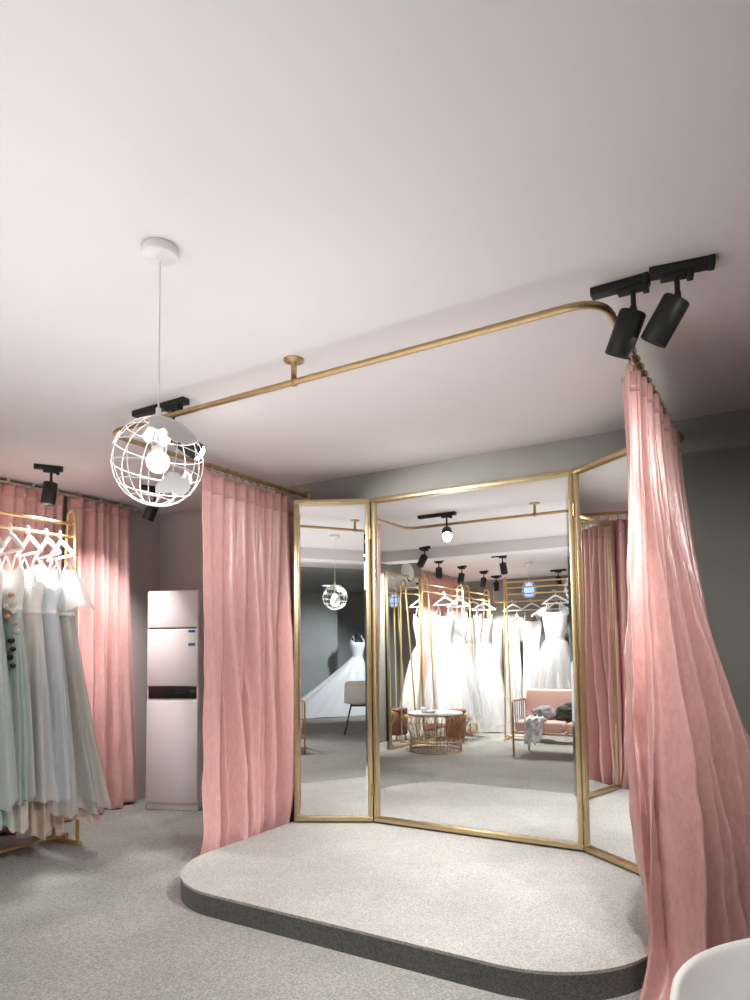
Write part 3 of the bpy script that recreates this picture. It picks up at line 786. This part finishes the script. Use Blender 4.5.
# ------------------------------------------------------------------ wire table and its things
tb = thing('wire_table', 'low round white-topped table on a flared gold wire base beside the standing mirror', 'table', (-3.70, .13, 0))
prof = [(.325, .012), (.315, .10), (.31, .17), (.335, .25), (.39, .33), (.425, .385), (.42, .42), (.37, .445), (.31, .45)]
def sm_prof(prof, n=24):
    P = [Vector((r, z)) for r, z in prof]; out = []
    for i in range(n+1):
        t = i/n*(len(P)-1); k = min(int(t), len(P)-2); f = t-k
        p0, p1, p2, p3 = P[max(k-1, 0)], P[k], P[k+1], P[min(k+2, len(P)-1)]
        out.append(.5*((2*p1)+(p2-p0)*f+(2*p0-5*p1+4*p2-p3)*f*f+(3*p1-p0-3*p2+p3)*f**3))
    return out
sp = sm_prof(prof); b = MB()
for k in range(46):
    a = 2*PI*k/46; b.tube([(p.x*math.cos(a), p.x*math.sin(a), p.y) for p in sp], .0038, 6)
b.build('wire_base', M['gold_dark'], tb)
b = MB()
for r, z in ((.325, .008), (.315, .13), (.31, .45)): b.tube([(r*math.cos(2*PI*i/48), r*math.sin(2*PI*i/48), z) for i in range(48)], .0065, 8, closed=True)
b.build('base_ring', M['gold_dark'], tb)
MB().lathe([(0, .455), (.338, .455), (.345, .46), (.345, .473), (.34, .478), (0, .478)], seg=64).build('table_top', M['table_white'], tb)
def cup(label, x, y, m):
    b = MB(); b.lathe([(0, .004), (.024, .002), (.03, .02), (.037, .065), (.035, .066), (.028, .02), (0, .012)], seg=24)
    o = b.build('cup', m, None, (x, y, .478)); tag(o, label, 'cup'); 
    MB().tube([(.034, 0, .055), (.055, 0, .05), (.056, 0, .03), (.032, 0, .022)], .004, 8).build('cup_handle', m, o)
    return o
cup('small white cup on the left of the wire table', -3.82, .22, M['white_metal'])
d = MB(); d.lathe([(0, .003), (.05, .003), (.085, .02), (.087, .024), (.05, .010), (0, .009)], seg=32)
tag(d.build('dish', M['bluewhite'], None, (-3.72, .24, .478)), 'small pale dish on the wire table', 'dish')
st = thing('leather_stool', 'low brown leather box stool behind the wire table', 'stool', (-3.72, -.55, 0))
MB().box((0, 0, .245), (.22, .22, .33), bevel=.03, seg=3).build('padded_box', M['brown'], st)
MB().box((0, 0, .43), (.23, .23, .05), bevel=.02, seg=3).build('lid', M['brown'], st)
for sx in (-1, 1):
    for sy in (-1, 1): MB().lathe([(.012, 0), (.016, .09), (0, .09)], (sx*.08, sy*.08, 0), 12).build('foot', M['wood'], st)

# ------------------------------------------------------------------ pink sofa
sf = thing('sofa', 'blush pink sofa on a bronze tube frame with spindle arms, reflected in the mirror', 'sofa', (-2.09, -.12, 0))
SW, SD = 1.18, .58
for sx in (-1, 1):
    x = sx*SW/2; fr = -1
    b = MB()
    b.tube(arc_corner([(x, SD/2, .0), (x, SD/2, .645), (x, -SD/2+.12, .645), (x, -SD/2, .56), (x, -SD/2, 0)], .03, 4), .012, 10)
    b.build('arm_frame', M['gold_dark'], sf)
    for k in range(6):
        y = -SD/2+.09+k*.08
        MB().tube([(x, y, .30), (x, y, .645)], .006, 8).build('spindle', M['gold_dark'], sf)
b = MB()
for y in (SD/2, -SD/2): b.tube([(-SW/2, y, .28), (SW/2, y, .28)], .011, 8)
for x in (-SW/2, 0, SW/2): b.tube([(x, -SD/2, .28), (x, SD/2, .28)], .011, 8)
b.tube([(-SW/2, SD/2, .20), (SW/2, SD/2, .20)], .009, 8); b.tube([(-SW/2, -SD/2, .72), (SW/2, -SD/2, .72)], .011, 8)
for x in (-SW/2, 0, SW/2): b.tube([(x, -SD/2, .28), (x, -SD/2, .72)], .009, 8)
b.build('seat_frame', M['gold_dark'], sf)
for sx in (-1, 1):
    MB().box((sx*SW/4, .02, .355), (SW/2-.035, SD-.05, .12), bevel=.03, seg=4).build('seat_cushion', M['pink_seat'], sf)
    MB().box((sx*SW/4, -SD/2+.09, .585), (SW/2-.035, .13, .36), rot=(math.radians(10), 0, 0), bevel=.035, seg=4).build('back_cushion', M['pink_seat'], sf)
# things lying on the sofa
def cloth(label, name, m, c, fn, nu=50, nv=50, th=.006):
    o = MB().grid(fn, nu, nv).build(name, m, None, c); solidify(o, th, 1); return tag(o, label, name.replace('_', ' '))
def scarf_fn(u, v):
    # starts on the seat, crosses it and drops over the front edge
    s = v*.62; x = (u-.5)*.17*(1+.25*math.sin(3*v)) + .06*math.sin(2.5*v) + .01*math.sin(20*u)
    y = -.12+s if s < .36 else .24+.02*math.sin((s-.36)*3)
    z = .0 if s < .36 else -(s-.36)
    z += .022+.022*math.sin(17*u+5*v)+.016*nz(u*5, v*6, 2)
    if s > .30: y += .045*min(1, (s-.30)/.06)
    return (x, y, z)
cloth('white and grey scarf crumpled over the front edge of the pink sofa', 'scarf', M['scarf'], (-2.48, -.06, .415), scarf_fn)
def lump(name, label, cat, m, c, sx, sy, sz, seed, amp=.2, rot=0):
    def f(u, v):
        a = 2*PI*u; b_ = PI*(v*.999+.0005)-PI/2
        d = Vector((math.cos(b_)*math.cos(a), math.cos(b_)*math.sin(a), math.sin(b_)))
        k = 1+amp*nz(d.x*2+seed, d.y*2, d.z*2)+amp*.4*nz(d.x*6, d.y*6+seed, d.z*6)
        return (d.x*sx*k, d.y*sy*k, max(-.55*sz, d.z*sz*k)+.55*sz)
    o = MB().grid(f, 48, 28, wrap=True).build(name, m, None, c, (0, 0, rot)); return tag(o, label, cat)
lump('folded_jacket', 'grey jacket bundled against the left arm of the pink sofa', 'jacket', M['grey_cloth'], (-2.42, -.2, .418), .16, .10, .10, 3.1, .3, .3)
hb = lump('handbag', 'dark slouchy handbag on the middle of the pink sofa', 'bag', M['bag'], (-2.06, -.15, .418), .2, .11, .13, 6.2, .22, -.1)
MB().tube([(.12*math.cos(PI*i/12), .02, .10+.09*math.sin(PI*i/12)) for i in range(13)], .007, 8).build('bag_handle', M['bag'], hb)
lump('grey_cushion', 'small grey cushion behind the dark handbag on the pink sofa', 'cushion', M['grey_cloth'], (-2.13, -.235, .418), .10, .06, .12, 8.8, .2, .2)

# ------------------------------------------------------------------ standing mirror, dome lamp, led panel
a = Vector((-4.235, .335)); e = Vector((-4.18, -.545)); L = (e-a).length; ang = math.atan2(e.y-a.y, e.x-a.x)
sm = thing('standing_mirror', 'tall gold-framed standing mirror leaning by the grey pier, seen in the middle mirror', 'mirror', (a.x, a.y, 0), ang)
hh = 2.27; w = .03; b = MB(); lean = Euler((math.radians(1.2), 0, 0)).to_matrix()
for (c, s_) in (((L/2, 0, w/2), (L, .03, w)), ((L/2, 0, hh-w/2), (L, .03, w)), ((w/2, 0, hh/2), (w, .03, hh-2*w)), ((L-w/2, 0, hh/2), (w, .03, hh-2*w))):
    b.box(c, s_, bevel=.003)
b.box((L/2, -.012, hh/2), (L-.02, .004, hh-.02))
smf = b.build('mirror_frame', M['gold_frame'], sm, (0, 0, 0), (math.radians(1.0), 0, 0))
g = MB(); g.add([(w-.002, .002, w-.002), (L-w+.002, .002, w-.002), (L-w+.002, .002, hh-w+.002), (w-.002, .002, hh-w+.002)], [(3, 2, 1, 0)], False)
g.build('mirror_glass', M['mirror'], smf)
dl = thing('dome_lamp', 'white dome lamp on the grey pier above the standing mirror', 'wall lamp', (-4.3, -.30, 2.30))
b = MB(); R = Matrix.Rotation(PI/2, 3, 'Y')
b.lathe([(.15*math.cos(PI/2*i/12), .09*math.sin(PI/2*i/12)) for i in range(13)], (0, 0, 0), 32, R); b.build('shade', M['glass_lamp'], dl)
MB().lathe([(0, .012), (.155, .012), (.16, .004), (.16, 0), (0, 0)], (0, 0, 0), 32, R).build('back_plate', M['white_metal'], dl)
lp = thing('ceiling_light', 'small bluish rectangular light panel on the ceiling, seen in the left mirror panel', 'ceiling light', (.3, -3.3, 2.46))
MB().box((0, 0, -.008), (.34, .14, .016), bevel=.003).build('light_frame', M['white_metal'], lp)
MB().box((0, 0, -.0175), (.30, .10, .003)).build('diffuser', M['blue_panel'], lp)

# ------------------------------------------------------------------ lights
def point(x, y, z, e, r=.1, c=(1, .985, .97), parent=None):
    ld = bpy.data.lights.new('bulb_lamp', 'POINT'); ld.energy = e; ld.shadow_soft_size = r; ld.color = c
    o = bpy.data.objects.new('bulb_lamp', ld); col.objects.link(o); o.location = (x, y, z)
    if parent: o.parent = parent; o.location = Vector((x, y, z))-parent.location
    return o
point(gp.x, gp.y, gp.z-.05, 2.6, .045, parent=gl)
def area(x, y, z, e, sx, sy, rot, c=(.98, .99, 1)):
    ld = bpy.data.lights.new('fill_light', 'AREA'); ld.shape = 'RECTANGLE'; ld.size = sx; ld.size_y = sy; ld.energy = e; ld.color = c
    o = bpy.data.objects.new('fill_light', ld); col.objects.link(o); o.location = (x, y, z); o.rotation_euler = rot; return o
area(1.6, .4, 2.44, 14, 1.4, 1.4, (0, math.radians(20), 0))  # added soft fill overhead, outside every view, with no fixture
area(-1.72, .85, 1.42, 29, 2.15, 3.8, (PI, 0, 0))  # added upward fill that brightens the ceiling; no such lamp in the room

w = bpy.data.worlds.new('room_world'); scene.world = w; w.use_nodes = True
w.node_tree.nodes['Background'].inputs[0].default_value = (.8, .8, .82, 1); w.node_tree.nodes['Background'].inputs[1].default_value = .3

ld = bpy.data.lights.new('rack_fill', 'SPOT'); ld.energy = 160; ld.spot_size = math.radians(56); ld.spot_blend = .8; ld.shadow_soft_size = .06; ld.color = (1, .985, .97)  # unseen spot added to brighten the dress rack and left corner
lo = bpy.data.objects.new('rack_fill', ld); col.objects.link(lo); lo.location = (-.55, 1.6, 2.42)
lo.rotation_euler = aim(Vector((-3.9, 3.1, .75))-lo.location).to_euler()
ld = bpy.data.lights.new('curtain_fill', 'SPOT'); ld.energy = 80; ld.spot_size = math.radians(80); ld.spot_blend = .9; ld.shadow_soft_size = .04; ld.color = (1, .97, .94)  # unseen spot without fixture, added to light the right curtain's outer side
lo = bpy.data.objects.new('curtain_fill', ld); col.objects.link(lo); lo.location = (.3, 1.9, 2.42)
lo.rotation_euler = aim(Vector((-.40, 2.95, 1.45))-lo.location).to_euler()
ld = bpy.data.lights.new('chair_fill', 'SPOT'); ld.energy = 150; ld.spot_size = math.radians(36); ld.spot_blend = .7; ld.shadow_soft_size = .08; ld.color = (1, .985, .97)  # unseen spot added to whiten the near chair back
lo = bpy.data.objects.new('chair_fill', ld); col.objects.link(lo); lo.location = (-.25, -.5, 2.42)
lo.rotation_euler = aim(Vector((.1, 1.05, .6))-lo.location).to_euler()
ld = bpy.data.lights.new('alcove_fill', 'SPOT'); ld.energy = 260; ld.spot_size = math.radians(80); ld.spot_blend = .8; ld.shadow_soft_size = .08; ld.color = (.93, .97, 1)  # unseen spot added to brighten the trained gown on the dress form
lo = bpy.data.objects.new('alcove_fill', ld); col.objects.link(lo); lo.location = (1.7, -2.7, 2.42)
lo.rotation_euler = aim(Vector((.7, -4.4, .7))-lo.location).to_euler()

# ------------------------------------------------------------------ camera
cd = bpy.data.cameras.new('camera'); cam = bpy.data.objects.new('camera', cd); col.objects.link(cam)
cam.location = (0, 0, 1.25)
yaw, pitch, roll = math.radians(31.182), math.radians(3.8), math.radians(-.598)
cam.rotation_euler = (Matrix.Rotation(yaw, 3, 'Z') @ Matrix.Rotation(PI/2+pitch, 3, 'X') @ Matrix.Rotation(-roll*-1, 3, 'Z')).to_euler()
cd.sensor_fit = 'VERTICAL'; cd.sensor_height = 36; cd.lens = 36*673.373/1000; cd.shift_y = .10624
cd.clip_start = .05
scene.camera = cam
scene.view_settings.view_transform = 'Standard'; scene.view_settings.look = 'None'
scene.view_settings.exposure = 0
